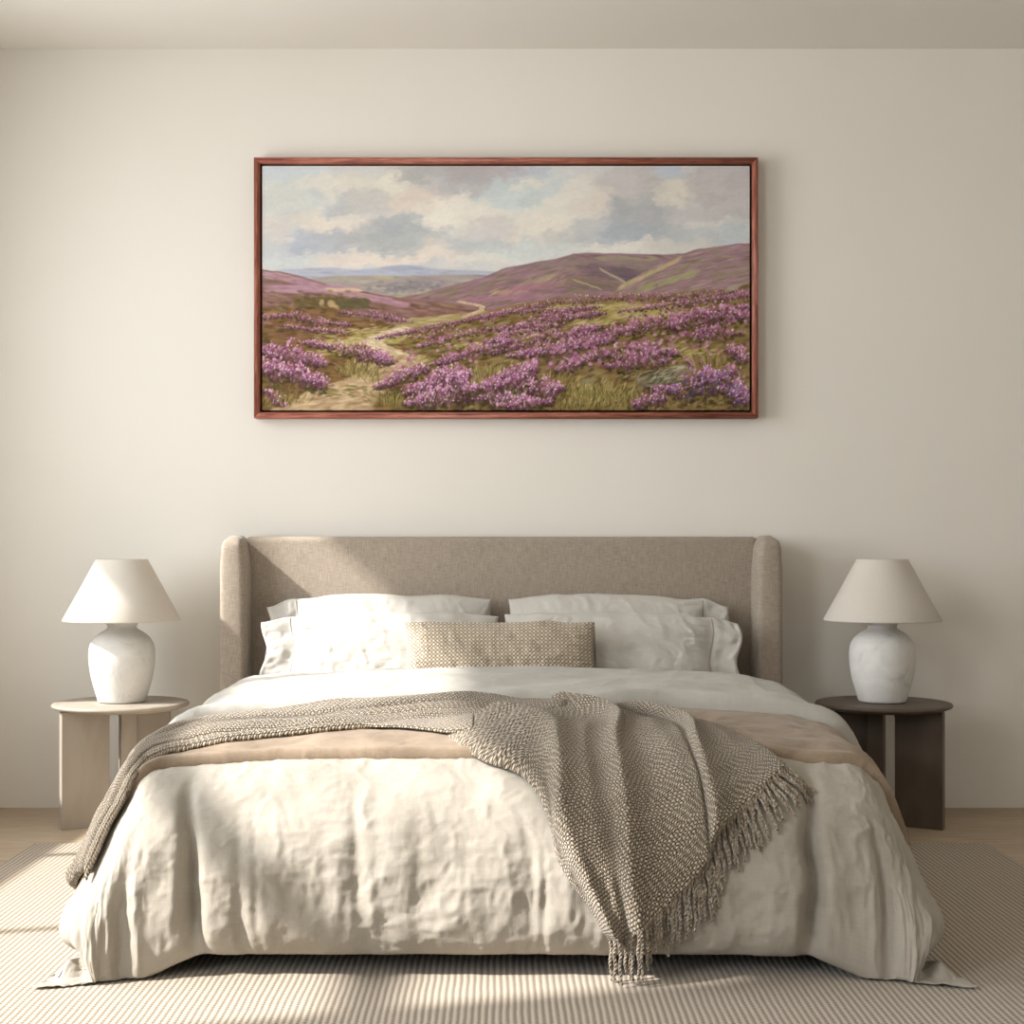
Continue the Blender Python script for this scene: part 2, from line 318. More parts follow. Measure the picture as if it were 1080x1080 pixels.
def normals(X, Y, Z):
    P = np.stack([X, Y, Z], -1)
    du = np.gradient(P, axis=1); dv = np.gradient(P, axis=0)
    n = np.cross(dv, du); n /= np.linalg.norm(n, axis=-1, keepdims=True)+1e-12
    return n
def surf(a, b, off=0., fold=True, wr=0.):
    """points on the bed surface lifted by off; numeric normals"""
    e = 2e-3
    def f(a, b): return np.stack(base(a, b)[:3], -1)
    du = f(a+e, b)-f(a-e, b); dv = f(a, b+e)-f(a, b-e)
    n = np.cross(dv, du); n /= np.linalg.norm(n, axis=-1, keepdims=True)+1e-12
    x, y, z, r, th, cw = base(a, b)
    d = off
    if fold: d = d+folds(a, b, r, th)
    if wr: d = d+wr*wrinkles(a, b)
    m = n.copy(); m[..., 2] = np.where(m[..., 2] < 0, m[..., 2]*(1-.85*smooth(r, .78, .92)), m[..., 2])
    P = np.stack([x, y, z], -1)+m*np.asarray(d)[..., None]
    return P, n
# ---------------------------------------------------------------- helpers
SC = bpy.context.scene
COL = SC.collection
def lin(h):
    v = [int(h[i:i+2], 16)/255 for i in (0, 2, 4)]
    return tuple(x/12.92 if x <= .04045 else ((x+.055)/1.055)**2.4 for x in v)+(1.,)
def add_obj(name, me, mat=None, parent=None, smooth_=True):
    o = bpy.data.objects.new(name, me); COL.objects.link(o)
    if mat: me.materials.append(mat)
    if smooth_:
        me.polygons.foreach_set('use_smooth', [True]*len(me.polygons))
    if parent: o.parent = parent
    return o
def thing(name, label, cat, loc=(0, 0, 0), group=None):
    o = bpy.data.objects.new(name, None); COL.objects.link(o); o.location = loc
    o['label'] = label; o['category'] = cat
    if group: o['group'] = group
    return o
def tag(o, label, cat, group=None):
    o['label'] = label; o['category'] = cat
    if group: o['group'] = group
    return o
def struct(o): o['kind'] = 'structure'; return o
def mesh_np(V, F, uv=None, name='m'):
    V = np.asarray(V, np.float32).reshape(-1, 3); F = np.asarray(F, np.int32); n, k = F.shape
    me = bpy.data.meshes.new(name)
    me.vertices.add(len(V)); me.vertices.foreach_set('co', V.ravel())
    me.loops.add(n*k); me.loops.foreach_set('vertex_index', F.ravel())
    me.polygons.add(n); me.polygons.foreach_set('loop_start', np.arange(0, n*k, k, dtype=np.int32))
    me.polygons.foreach_set('loop_total', np.full(n, k, np.int32))
    me.update(calc_edges=True)
    if uv is not None:
        l = me.uv_layers.new(name='UVMap'); l.data.foreach_set('uv', np.asarray(uv, np.float32)[F.ravel()].ravel())
    me.validate(); return me
def grid_faces(r, c, flip=False, off=0):
    i = np.arange(r*c).reshape(r, c)+off
    q = np.stack([i[:-1, :-1], i[:-1, 1:], i[1:, 1:], i[1:, :-1]], -1).reshape(-1, 4)
    return q[:, ::-1] if flip else q
def grid_obj(name, P, uv=None, mat=None, parent=None, flip=False):
    r, c = P.shape[:2]
    return add_obj(name, mesh_np(P, grid_faces(r, c, flip), None if uv is None else uv.reshape(-1, 2)), mat, parent)
def box_bm(bm, x0, x1, y0, y1, z0, z1, bev=0, seg=3):
    r = bmesh.ops.create_cube(bm, size=1)
    for v in r['verts']:
        v.co = Vector(((x0+x1)/2+v.co.x*(x1-x0), (y0+y1)/2+v.co.y*(y1-y0), (z0+z1)/2+v.co.z*(z1-z0)))
    if bev:
        es = list({e for v in r['verts'] for e in v.link_edges})
        bmesh.ops.bevel(bm, geom=es, offset=bev, segments=seg, profile=.5, affect='EDGES')
def bm_obj(name, bm, mat, parent=None, sm=False):
    me = bpy.data.meshes.new(name); bm.normal_update(); bm.to_mesh(me); bm.free()
    return add_obj(name, me, mat, parent, sm)
def box(name, x0, x1, y0, y1, z0, z1, mat, parent=None, bev=0, seg=3):
    bm = bmesh.new(); box_bm(bm, x0, x1, y0, y1, z0, z1, bev, seg)
    return bm_obj(name, bm, mat, parent, bev > 0)
def lathe(name, prof, mat, parent=None, n=96, loc=(0, 0, 0)):
    th = np.linspace(0, 2*np.pi, n+1)[:-1]; p = np.array(prof, float)
    V = np.stack([p[:, 0, None]*np.cos(th), p[:, 0, None]*np.sin(th), np.repeat(p[:, 1, None], n, 1)], -1)+np.array(loc)
    r = len(p); i = np.arange(r*n).reshape(r, n); j = np.roll(i, -1, 1)
    F = np.stack([i[:-1], j[:-1], j[1:], i[1:]], -1).reshape(-1, 4)
    U = np.stack([np.repeat(th[None]/(2*np.pi), r, 0), np.repeat(p[:, 1, None], n, 1)], -1).reshape(-1, 2)
    return add_obj(name, mesh_np(V, F, U), mat, parent)
def tube(path, rad, n=6, twist=0.):
    """V, F of a tube along path (m,3) with radii"""
    path = np.asarray(path, float); m = len(path); rad = np.broadcast_to(rad, (m,))
    t = np.gradient(path, axis=0); t /= np.linalg.norm(t, axis=1, keepdims=True)+1e-12
    up = np.array([0.31, .2, .93]); u = np.cross(t, up); u /= np.linalg.norm(u, axis=1, keepdims=True)+1e-12; w = np.cross(t, u)
    th = np.linspace(0, 2*np.pi, n+1)[:-1][None]+twist*np.arange(m)[:, None]
    V = path[:, None]+rad[:, None, None]*(u[:, None]*np.cos(th)[..., None]+w[:, None]*np.sin(th)[..., None])
    i = np.arange(m*n).reshape(m, n); j = np.roll(i, -1, 1)
    F = np.stack([i[:-1], j[:-1], j[1:], i[1:]], -1).reshape(-1, 4)
    return V.reshape(-1, 3), F

# ---------------------------------------------------------------- materials
class M:
    def __init__(s, name, rough=.8, spec=.3, sheen=0.):
        s.m = bpy.data.materials.new(name); s.m.use_nodes = True; s.t = s.m.node_tree; s.n = s.t.nodes
        s.b = s.n['Principled BSDF']; s.b.inputs['Roughness'].default_value = rough; s.b.inputs['Specular IOR Level'].default_value = spec
        if sheen:
            s.b.inputs['Sheen Weight'].default_value = sheen; s.b.inputs['Sheen Roughness'].default_value = .5
    def node(s, ty, **kw):
        n = s.n.new(ty)
        for k, v in kw.items():
            if k in n.inputs: n.inputs[k].default_value = v
            else: setattr(n, k, v)
        return n
    def link(s, a, b): s.t.links.new(a, b)
    def math(s, op, a, b=None, c=None):
        n = s.n.new('ShaderNodeMath'); n.operation = op
        for i, v in enumerate((a, b, c)):
            if v is None: continue
            if hasattr(v, 'links'): s.link(v, n.inputs[i])
            else: n.inputs[i].default_value = v
        return n.outputs[0]
    def coord(s, kind='Object', scale=(1, 1, 1), rot=(0, 0, 0)):
        tc = s.node('ShaderNodeTexCoord'); mp = s.node('ShaderNodeMapping')
        mp.inputs['Scale'].default_value = scale; mp.inputs['Rotation'].default_value = rot
        s.link(tc.outputs[kind], mp.inputs['Vector']); return mp.outputs[0]
    def noise(s, vec, scale, detail=3, rough=.5, dist=0.):
        n = s.node('ShaderNodeTexNoise', Scale=scale, Detail=detail, Roughness=rough, Distortion=dist); s.link(vec, n.inputs['Vector']); return n.outputs['Fac']
    def ramp(s, fac, stops):
        r = s.node('ShaderNodeValToRGB'); e = r.color_ramp.elements
        while len(e) < len(stops): e.new(.5)
        for q, (p, col) in zip(e, stops): q.position = p; q.color = lin(col) if isinstance(col, str) else col
        s.link(fac, r.inputs[0]); return r.outputs[0]
    def mix(s, fac, a, b, mode='MIX'):
        n = s.node('ShaderNodeMix', data_type='RGBA', blend_type=mode)
        for sock, v in ((n.inputs[0], fac), (n.inputs[6], a), (n.inputs[7], b)):
            if hasattr(v, 'links'): s.link(v, sock)
            else: sock.default_value = v
        return n.outputs[2]
    def color(s, v):
        if hasattr(v, 'links'): s.link(v, s.b.inputs['Base Color'])
        else: s.b.inputs['Base Color'].default_value = lin(v)
    def bump(s, h, strength=.5, dist=.002, prev=None):
        n = s.node('ShaderNodeBump', Strength=strength, Distance=dist); s.link(h, n.inputs['Height'])
        if prev: s.link(prev, n.inputs['Normal'])
        s.link(n.outputs[0], s.b.inputs['Normal']); return n.outputs[0]
def weave(m, vec, sx, sy=None):
    """plain over-under weave height, 0..1"""
    sy = sy or sx
    sp = m.node('ShaderNodeSeparateXYZ'); m.link(vec, sp.inputs[0])
    a = m.math('SINE', m.math('MULTIPLY', sp.outputs[0], 6.2832*sx)); b = m.math('SINE', m.math('MULTIPLY', sp.outputs[1], 6.2832*sy))
    return m.math('MULTIPLY_ADD', m.math('MULTIPLY', a, b), .5, .5), a, b
def linen(name, c0, c1, scale=380, coord='UV', crump=.35, slub=.25, sheen=.15):
    m = M(name, .92, .12, sheen); v = m.coord(coord)
    w, a, b = weave(m, v, scale)
    vs = m.coord(coord, (1.2, 14, 1)); vt = m.coord(coord, (14, 1.2, 1))
    sl = m.math('ADD', m.noise(vs, 22, 3), m.noise(vt, 22, 3))
    cl = m.noise(v, 5, 4)
    f = m.math('MULTIPLY_ADD', m.math('SUBTRACT', sl, 1.), slub*2.2, cl)
    m.color(m.ramp(f, [(.3, c0), (.7, c1)]))
    n = m.bump(m.noise(v, 16, 5, .6, .6), crump, .006)
    n = m.bump(sl, .25, .0012, n)
    m.bump(w, .15, .0004, n)
    return m.m

def wall_mat(name, col, col2, vert=False):
    m = M(name, .95, .1); v = m.coord('Object')
    m.color(m.ramp(m.noise(v, 1.3, 5, .6), [(.3, col), (.7, col2)]))
    vv = m.coord('Object', (2, 2, 40)); vh = m.coord('Object', (40, 40, 2))
    h = m.math('ADD', m.noise(vv, 5, 3), m.noise(vh, 5, 3))
    m.bump(m.math('ADD', h, m.noise(v, 220, 2)), .10, .0015)
    return m.m
MAT_WALL = wall_mat('wall_paint', 'e0dbd1', 'e3ded5')
MAT_CEIL = wall_mat('ceiling_paint', 'e0dbd1', 'e3ded6')

def floor_mat():
    m = M('oak_planks', .5, .35); v = m.coord('Object')
    sp = m.node('ShaderNodeSeparateXYZ'); m.link(v, sp.inputs[0])
    br = m.node('ShaderNodeTexBrick', Scale=1.0); br.offset = .37
    br.inputs['Brick Width'].default_value = 1.9; br.inputs['Row Height'].default_value = .19; br.inputs['Mortar Size'].default_value = .0012
    br.inputs['Color1'].default_value = (.2, .2, .2, 1); br.inputs['Color2'].default_value = (.8, .8, .8, 1); br.inputs['Mortar'].default_value = (.5, .5, .5, 1)
    m.link(v, br.inputs['Vector'])
    vg = m.coord('Object', (1.0, 12, 1))
    gr = m.noise(vg, 7, 6, .6, .8)
    f = m.math('MULTIPLY_ADD', m.math('SUBTRACT', br.outputs['Color'], .5), .35, gr)
    c = m.ramp(f, [(.25, '9a8770'), (.5, 'ae9b83'), (.75, 'c0b09a')])
    c = m.mix(m.math('MULTIPLY', br.outputs['Fac'], .6), c, lin('6e5a45'))
    m.color(c); m.bump(m.math('SUBTRACT', gr, m.math('MULTIPLY', br.outputs['Fac'], 2.)), .2, .0012)
    return m.m
MAT_FLOOR = floor_mat()

def rug_mat():
    m = M('ribbed_wool', .95, .08, .2); v = m.coord('Object')
    sp = m.node('ShaderNodeSeparateXYZ'); m.link(v, sp.inputs[0])
    wob = m.math('MULTIPLY', m.noise(v, 6, 2), .006)
    x = m.math('ADD', sp.outputs[0], wob)
    a = m.math('SINE', m.math('MULTIPLY', x, 6.2832/.0150))
    ph = m.math('MULTIPLY', m.math('FLOOR', m.math('DIVIDE', x, .0150)), 2.4)
    b = m.math('SINE', m.math('MULTIPLY_ADD', sp.outputs[1], 6.2832/.0155, ph))
    h = m.math('ADD', m.math('MULTIPLY_ADD', a, .5, .5), m.math('MULTIPLY', b, .22))
    yarn = m.noise(m.coord('Object', (60, 14, 1)), 6, 3)
    f = m.math('ADD', h, m.math('MULTIPLY', m.math('SUBTRACT', yarn, .5), .7))
    c = m.ramp(f, [(-.0, '766857'), (.35, '968876'), (.75, 'b6a997')])
    m.color(c)
    n = m.bump(h, .38, .004); m.bump(yarn, .3, .002, n)
    return m.m
MAT_RUG = rug_mat()

MAT_DUVET = linen('washed_linen', '9b9488', 'ada69a', crump=.30, slub=.12)
MAT_FOLD = linen('washed_linen_underside', 'a29e95', 'b3afa6', crump=.30, slub=.12)
MAT_PILLOW = linen('pillow_linen', 'b6b1a8', 'c4c0b8', crump=.25, slub=.12)
def velvet():
    m = M('brushed_velvet', .8, .15, .12); v = m.coord('UV')
    f = m.math('ADD', m.noise(v, 7, 4, .6, 1.5), m.math('MULTIPLY', m.noise(m.coord('UV', (6, 60, 1)), 10, 3), .35))
    m.color(m.ramp(f, [(.45, '7a6a58'), (.8, '978571')]))
    m.bump(m.noise(v, 300, 2), .2, .001, m.bump(m.noise(v, 14, 4, .6, 1.), .5, .006))
    return m.m
MAT_VELVET = velvet()
def headboard_mat():
    m = M('headboard_linen', .9, .15, .2); v = m.coord('Object')
    a = m.noise(m.coord('Object', (160, 160, 10)), 3, 4, .65); b = m.noise(m.coord('Object', (10, 10, 160)), 3, 4, .65)
    f = m.math('MULTIPLY', m.math('ADD', a, b), .5)
    m.color(m.ramp(f, [(.38, '867a6c'), (.62, 'ac9f90')]))
    m.bump(f, .5, .002)
    return m.m
MAT_HEAD = headboard_mat()
MAT_PIPING = linen('headboard_piping', '8a7c6b', '978a79', coord='Object')
def knit(name, cell, cols, depth, angle=0., mode='throw'):
    m = M(name, .95, .08, .25); v = m.coord('UV', (1/cell, 1/cell, 1), (0, 0, angle))
    wv = m.node('ShaderNodeTexNoise', Scale=.55, Detail=2); m.link(v, wv.inputs['Vector'])
    ds = m.node('ShaderNodeVectorMath', operation='SUBTRACT'); m.link(wv.outputs['Color'], ds.inputs[0]); ds.inputs[1].default_value = (.5, .5, .5)
    sc = m.node('ShaderNodeVectorMath', operation='SCALE'); m.link(ds.outputs[0], sc.inputs[0]); sc.inputs['Scale'].default_value = 1.1 if mode == 'throw' else .05
    ad = m.node('ShaderNodeVectorMath', operation='ADD'); m.link(v, ad.inputs[0]); m.link(sc.outputs[0], ad.inputs[1])
    vec = ad.outputs[0]
    if mode == 'throw':                      # zigzag rows of a herringbone twill
        sp = m.node('ShaderNodeSeparateXYZ'); m.link(vec, sp.inputs[0]); cb = m.node('ShaderNodeCombineXYZ')
        zz = m.math('PINGPONG', sp.outputs[1], 7.)
        m.link(m.math('MULTIPLY_ADD', zz, .45, sp.outputs[0]), cb.inputs[0]); m.link(sp.outputs[1], cb.inputs[1]); vec = cb.outputs[0]
    w, a, b = weave(m, vec, .5)
    h = m.math('POWER', m.math('ABSOLUTE', m.math('MULTIPLY', a, b)), .55)
    yarn = m.noise(ad.outputs[0], 2.2, 4, .7)
    alt = m.math('GREATER_THAN', m.math('MULTIPLY', a, b), 0.)
    f = m.math('ADD', m.math('MULTIPLY', h, .66), m.math('MULTIPLY', m.math('SUBTRACT', yarn, .5), .9))
    f = m.math('ADD', f, m.math('MULTIPLY', alt, .22 if mode == 'throw' else .2))
    c = m.ramp(f, [(.12, cols[0]), (.46, cols[1]), (.82, cols[2])])
    m.color(c)
    n = m.bump(h, .8, depth); m.bump(yarn, .35, depth*.35, n)
    return m.m
MAT_THROW = knit('chunky_woven_wool', .0072, ('2a2118', '786854', 'd6cab6'), .0045)
MAT_CUSH = knit('waffle_weave', .0100, ('6e5b43', 'b0a08a', 'd9d0c0'), .0035, .785, 'cush')
m = M('tassel_yarn', .95, .08, .2); m.color(m.ramp(m.noise(m.coord('Object'), 160, 3), [(.3, '6d6153'), (.55, '9e9282'), (.75, 'cbc1b2')])); m.bump(m.noise(m.coord('Object'), 300, 2), .5, .001); MAT_TASSEL = m.m
def wood_frame():
    m = M('reddish_wood', .45, .35); v = m.coord('UV', (4, 90, 1))
    f = m.noise(v, 1.6, 5, .6, 1.4)
    m.color(m.ramp(f, [(.3, '54281f'), (.47, '8c4f40'), (.66, 'b0735d')])); m.bump(f, .2, .001)
    return m.m
MAT_FRAME = wood_frame()
m = M('black_liner', .8, .1); m.color('0c0a0a'); MAT_BLACK = m.m
def canvas_mat():
    m = M('painted_canvas', .7, .12); at = m.node('ShaderNodeAttribute', attribute_name='paint'); m.color(at.outputs['Color'])
    w, a, b = weave(m, m.coord('Object', (1, 1, 1), (1.5708, 0, 0)), 260); m.bump(w, .15, .0006)
    return m.m
MAT_CANVAS = canvas_mat()
def lacquer(name, c0, c1, rough):
    m = M(name, rough, .35); v = m.coord('Object', (3, 3, 1))
    m.color(m.ramp(m.noise(v, 4, 4, .5, .6), [(.35, c0), (.65, c1)])); m.bump(m.noise(m.coord('Object'), 90, 3), .05, .001); return m.m
MAT_TAUPE = lacquer('taupe_table', '9b9083', 'a59b8e', .5)
MAT_BROWN = lacquer('dark_brown_table', '564a3f', '5f5347', .45)
def ceramic():
    m = M('chalky_ceramic', .75, .25); v = m.coord('Object')
    f = m.noise(v, 9, 6, .65, 1.2); m.color(m.ramp(f, [(.30, 'bfbbb4'), (.46, 'd6d3cd'), (.68, 'e0ddd7')]))
    m.bump(m.math('ADD', f, m.math('MULTIPLY', m.noise(v, 60, 3), .4)), .3, .003); return m.m
MAT_CERAMIC = ceramic()
m = M('shade_linen', .9, .1, .1); va = m.noise(m.coord('UV', (260, 40, 1)), 3, 2); vb = m.noise(m.coord('UV', (24, 700, 1)), 3, 2)
m.color(m.ramp(m.math('MULTIPLY', m.math('ADD', va, vb), .5), [(.35, 'd3cbbf'), (.65, 'dfd9cf')])); m.bump(m.math('ADD', va, vb), .15, .0008)
tr = m.node('ShaderNodeBsdfTranslucent'); tr.inputs[0].default_value = lin('e8dfd0'); mx = m.node('ShaderNodeMixShader'); mx.inputs[0].default_value = .18
m.link(m.b.outputs[0], mx.inputs[1]); m.link(tr.outputs[0], mx.inputs[2]); m.link(mx.outputs[0], m.n['Material Output'].inputs[0]); MAT_SHADE = m.m
m = M('seam_thread', .9, .1); m.color('a09a90'); MAT_SEAM = m.m
m = M('white_window_paint', .5, .3); m.color('d8d4cc'); MAT_WINDOW = m.m
m = M('dark_bed_base', .9, .1); m.color('6a5f52'); MAT_BASE = m.m
m = M('brass_fitting', .35, .5); m.color('a08a68'); m.b.inputs['Metallic'].default_value = .9; MAT_BRASS = m.m

# ---------------------------------------------------------------- room
RW, RR, RF, RH = 2.35, 4.6, -7.6, 2.89
struct(box('floor', -RW-.2, RR+.2, RF, 0, -.08, 0, MAT_FLOOR))
struct(box('ceiling', -RW-.2, RR+.2, RF, .15, RH, RH+.12, MAT_CEIL))
struct(box('wall_back', -RW-.2, RR+.2, 0, .15, -.08, RH, MAT_WALL))
struct(box('wall_right', RR, RR+.15, RF, 0, 0, RH, MAT_WALL))
# left wall with the window the sun comes through
WX, WY1, WY2, WZ1, WZ2 = -RW, -.52, -3.15, .74, 2.58
bm = bmesh.new()
box_bm(bm, -RW-.15, -RW, WY1, 0, 0, RH); VY1, VY2 = -4.1, -6.4  # VY: extra opening, added nearer the camera to let in fill light
box_bm(bm, -RW-.15, -RW, VY1, WY2, 0, RH); box_bm(bm, -RW-.15, -RW, RF, VY2, 0, RH)
for u_, v_ in ((WY2, WY1), (VY2, VY1)): box_bm(bm, -RW-.15, -RW, u_, v_, 0, WZ1); box_bm(bm, -RW-.15, -RW, u_, v_, WZ2, RH)
struct(bm_obj('wall_left', bm, MAT_WALL))
wf = bpy.data.objects.new('window_1', None); COL.objects.link(wf); struct(wf)
bm = bmesh.new(); t = .035
for y in (WY1-t/2, -1.20, -2.19, WY2+t/2): box_bm(bm, -RW-.10, -RW-.05, y-t/2, y+t/2, WZ1, WZ2, .004, 1)
for z, q in ((WZ1+t/2, t), (1.82, .105), (WZ2-t/2, t)): box_bm(bm, -RW-.098, -RW-.052, WY2, WY1, z-q/2, z+q/2, .004, 1)
bm_obj('window_frame', bm, MAT_WINDOW, wf)
box('window_sill', -RW-.12, -RW+.04, WY2-.04, WY1+.04, WZ1-.03, WZ1, MAT_WINDOW, wf, .005, 2)

wf = bpy.data.objects.new('added_fill_window', None); COL.objects.link(wf); struct(wf)  # unseen second window, added for more fill light from the left
bm = bmesh.new()
for y in (VY1-t/2, (VY1+VY2)/2, VY2+t/2): box_bm(bm, -RW-.10, -RW-.05, y-t/2, y+t/2, WZ1, WZ2, .004, 1)
for z, q in ((WZ1+t/2, t), (1.82, .085), (WZ2-t/2, t)): box_bm(bm, -RW-.098, -RW-.052, VY2, VY1, z-q/2, z+q/2, .004, 1)
bm_obj('window_frame', bm, MAT_WINDOW, wf)
box('window_sill', -RW-.12, -RW+.04, VY2-.04, VY1+.04, WZ1-.03, WZ1, MAT_WINDOW, wf, .005, 2)

# ---------------------------------------------------------------- rug
r0 = box('area_rug', -1.56, 1.60, -6.4, -.735, 0.0005, .012, MAT_RUG, None, .003, 2)
tag(r0, 'large beige ribbed woven rug on the oak floor under the bed', 'rug')

# ---------------------------------------------------------------- bed
bed = thing('bed', 'upholstered double bed with a beige linen headboard and rounded side wings', 'bed', (0, -1.1, 0))
def bedpart(o): o.parent = bed; o.matrix_parent_inverse = Matrix.Translation((0, 1.1, 0)); return o
HX = -.012
hb = bedpart(box('headboard', HX-.955, HX+.955, -.135, -.015, .12, 1.032, MAT_HEAD, None, .022, 5))
def wing(s):
    """side wing: deep upright pad, its inner front edge slightly bowed"""
    n = 60; zs = np.linspace(0, 1, n)
    ring = 40; th = np.linspace(0, 2*np.pi, ring+1)[:-1]
    V = []
    for i, t in enumerate(zs):
        z = .02+t*1.012
        e = max(0, (t-.955)/.045); sh = math.sqrt(max(1-e*e, 0))          # rounded top
        bow = .008*math.sin(math.pi*t*.9)
        hw = .047-.012*e*e*1.4-(.006 if t > .9 else 0)*smooth(t, .85, 1.); hd = .125-.02*e*e
        if t == 1: hw *= .5; hd *= .6
        ex = 5.
        cx = np.sign(np.cos(th))*np.abs(np.cos(th))**(2/ex); cy = np.sign(np.sin(th))*np.abs(np.sin(th))**(2/ex)
        x = s*.0*t+cx*hw; x = np.where(cx*s < 0, x-s*bow, x)
        V.append(np.stack([HX+s*.982+x, -.14+cy*hd, np.full(ring, z+(0 if t < 1 else .003))], -1))
    V = np.array(V); i = np.arange(n*ring).reshape(n, ring); j = np.roll(i, -1, 1)
    F = np.stack([i[:-1], j[:-1], j[1:], i[1:]], -1).reshape(-1, 4)
    c = len(V.reshape(-1, 3)); V2 = np.vstack([V.reshape(-1, 3), V[-1].mean(0)[None]+[0, 0, .001], V[0].mean(0)[None]])
    T = [(i[-1, k], j[-1, k], c, c) for k in range(ring)]+[(j[0, k], i[0, k], c+1, c+1) for k in range(ring)]
    bm = bmesh.new(); vs = [bm.verts.new(v) for v in V2]
    for f in F: bm.faces.new([vs[q] for q in f])
    for f in T: bm.faces.new([vs[f[0]], vs[f[1]], vs[f[2]]])
    w = bedpart(bm_obj('wing', bm, MAT_HEAD, None, True))
    # piping up the front edges
    for sx in (-1, 1):
        xs = HX+s*.982+sx*.0435; pts = []
        for t in np.linspace(0, 1, 40):
            b = .008*math.sin(math.pi*t*.9) if sx*s < 0 else 0
            xx = xs-s*b; z = .03+t*.985
            if t > .93: xx -= sx*.022*((t-.93)/.07)**2
            pts.append((xx, -.14-.119+.006*(1 if t > .96 else 0), z))
        v, f = tube(pts, .0028, 6); p = add_obj('piping', mesh_np(v, f), MAT_PIPING); p.parent = w; p.matrix_parent_inverse = Matrix.Translation((0, 1.1, 0))
    return w
wing(-1); wing(1)
bedpart(box('bed_frame', -.93, .93, -2.08, -.135, .16, .30, MAT_BASE, None, .02, 3))
bedpart(box('mattress', -.86, .86, -1.98, -.14, .30, .455, MAT_PILLOW, None, .04, 5))
for x in (-.8, .8):
    for y in (-.3, -1.95): bedpart(box('leg', x-.03, x+.03, y-.03, y+.03, .012 if y < -.7 else 0, .165, MAT_BASE, None, .004, 2))

# duvet
na, nb = 560, 500
am = XC+LS; a1 = np.linspace(-am, am, na); b1 = np.linspace(.46, YC+LF*1.0+.06, nb)
A, B = np.meshgrid(a1, b1)
P, N = surf(A, B, 0., True, 1.)
P[..., 2] = np.maximum(P[..., 2], .0145+.004*(fbm(A*20, B*20, 88, 2)+1))
P[..., 2] = np.where(B < .50, np.minimum(P[..., 2], P[..., 2]-(.50-B)*.6), P[..., 2])
duvet = grid_obj('duvet', P, np.stack([A, B], -1), MAT_DUVET, flip=True)
tag(duvet, 'crumpled cream linen duvet with pointed corners spread over the bed to the rug', 'duvet')

def layer(name, aL, bF, bN, thick, mat, n=(500, 130), edge=.02, lobe=0., wr=.5, foldamp=1., side_edge=.02):
    """sheet lying on the duvet: aL=(a0,a1), bF(a) far edge, bN(a) near edge"""
    u = np.linspace(0, 1, n[0]); v = .5-.5*np.cos(np.pi*np.linspace(0, 1, n[1])); U, V_ = np.meshgrid(u, v)
    A = aL[0]+(aL[1]-aL[0])*U; b0 = bF(A); b1 = bN(A); B = b0+(b1-b0)*V_
    de = np.minimum(B-b0, b1-B); ds = np.minimum(A-aL[0], aL[1]-A)
    def rnd(d, e): t = np.clip(d/e, 0, 1); return np.sqrt(np.clip(1-(1-t)**2, 0, 1))
    T = thick(A, B, B-b0, b1-B)*rnd(de, edge)*rnd(ds, side_edge)-.004*(1-rnd(de, edge)*rnd(ds, side_edge))
    P, N = surf(A, B, T, True, wr)
    P[..., 2] = np.maximum(P[..., 2], .02)
    return grid_obj(name, P, np.stack([A, B], -1), mat, flip=True)
# turned-down top edge of the duvet
fold = layer('turned_down_edge', (-1.30, 1.30), lambda a: .47+0*a, lambda a: 1.44+.045*fbm(a*2.1, a*0, 71, 2)+.02*np.abs(a)+.05*smooth(a, .1, .9), lambda A, B, d0, d1: .026+.020*g(d1-.04, .045)+.004*fbm(A*6, B*14, 72, 2)+.010*smooth(A, -.2, .5)*g(d1-.05, .06), MAT_FOLD, (520, 200), .028, wr=1.2)
fold.parent = duvet
cov = layer('coverlet', (-1.36, 1.36), lambda a: 1.25+0*a, lambda a: 2.02+.02*smooth(np.abs(a), .6, 1.)+.10*smooth(-a, .82, 1.05)+.02*fbm(a*1.7, a*0+5, 73, 2), lambda A, B, d0, d1: .013+.009*g(d1-.02, .02)+.006*fbm(A*5+2*fbm(A*3, B*3, 75), B*11, 74, 3)*smooth(A, .1, .5)*smooth(d1, .04, .15), MAT_VELVET, (520, 140), .018, wr=.3)
tag(cov, 'taupe brown velvet coverlet laid as a band across the foot of the bed', 'coverlet')

# ---------------------------------------------------------------- throw blanket
def interp_rows(rows, n_p, n_q):
    """rows: control polylines (a, b) across p; returns (n_q, n_p) grids, smooth in both directions"""
    Q = []
    for pl in rows:
        pl = np.array(pl, float); s = np.r_[0, np.cumsum(np.hypot(*np.diff(pl, axis=0).T))]; s /= s[-1]
        q = np.linspace(0, 1, n_q); Q.append(np.stack([curve(q, s, pl[:, 0]), curve(q, s, pl[:, 1])], -1))
    Q = np.array(Q); ps = np.linspace(0, 1, len(rows)); p = np.linspace(0, 1, n_p)
    out = np.zeros((n_q, n_p, 2))
    for j in range(n_q):
        for k in (0, 1): out[j, :, k] = curve(p, ps, Q[:, j, k])
    return out
ROWS = [
 [(-.150,1.863),(-.062,2.045),(.048,2.127),(.085,2.20),(.110,2.28),(.125,2.35),(.155,2.40),(.195,2.445),(.243,2.513)],
 [(-.04,1.63),(.093,1.80),(.123,2.11),(.128,2.272),(.17,2.368),(.213,2.442),(.262,2.508)],
 [(.06,1.57),(.18,1.70),(.20,2.08),(.21,2.25),(.24,2.38),(.275,2.503)],
 [(.13,1.56),(.25,1.623),(.262,2.08),(.273,2.245),(.285,2.395),(.303,2.49)],
 [(.19,1.56),(.305,1.70),(.325,1.988),(.353,2.185),(.37,2.335),(.375,2.44)],
 [(.23,1.56),(.40,1.70),(.43,2.00),(.45,2.18),(.455,2.365)],
 [(.26,1.57),(.455,1.755),(.475,2.05),(.485,2.20),(.49,2.29)],
 [(.28,1.575),(.47,1.70),(.54,1.912),(.575,2.07),(.590,2.19)],
 [(.30,1.58),(.433,1.645),(.525,1.70),(.60,1.90),(.68,2.09)]]
NP, NQ = 230, 300
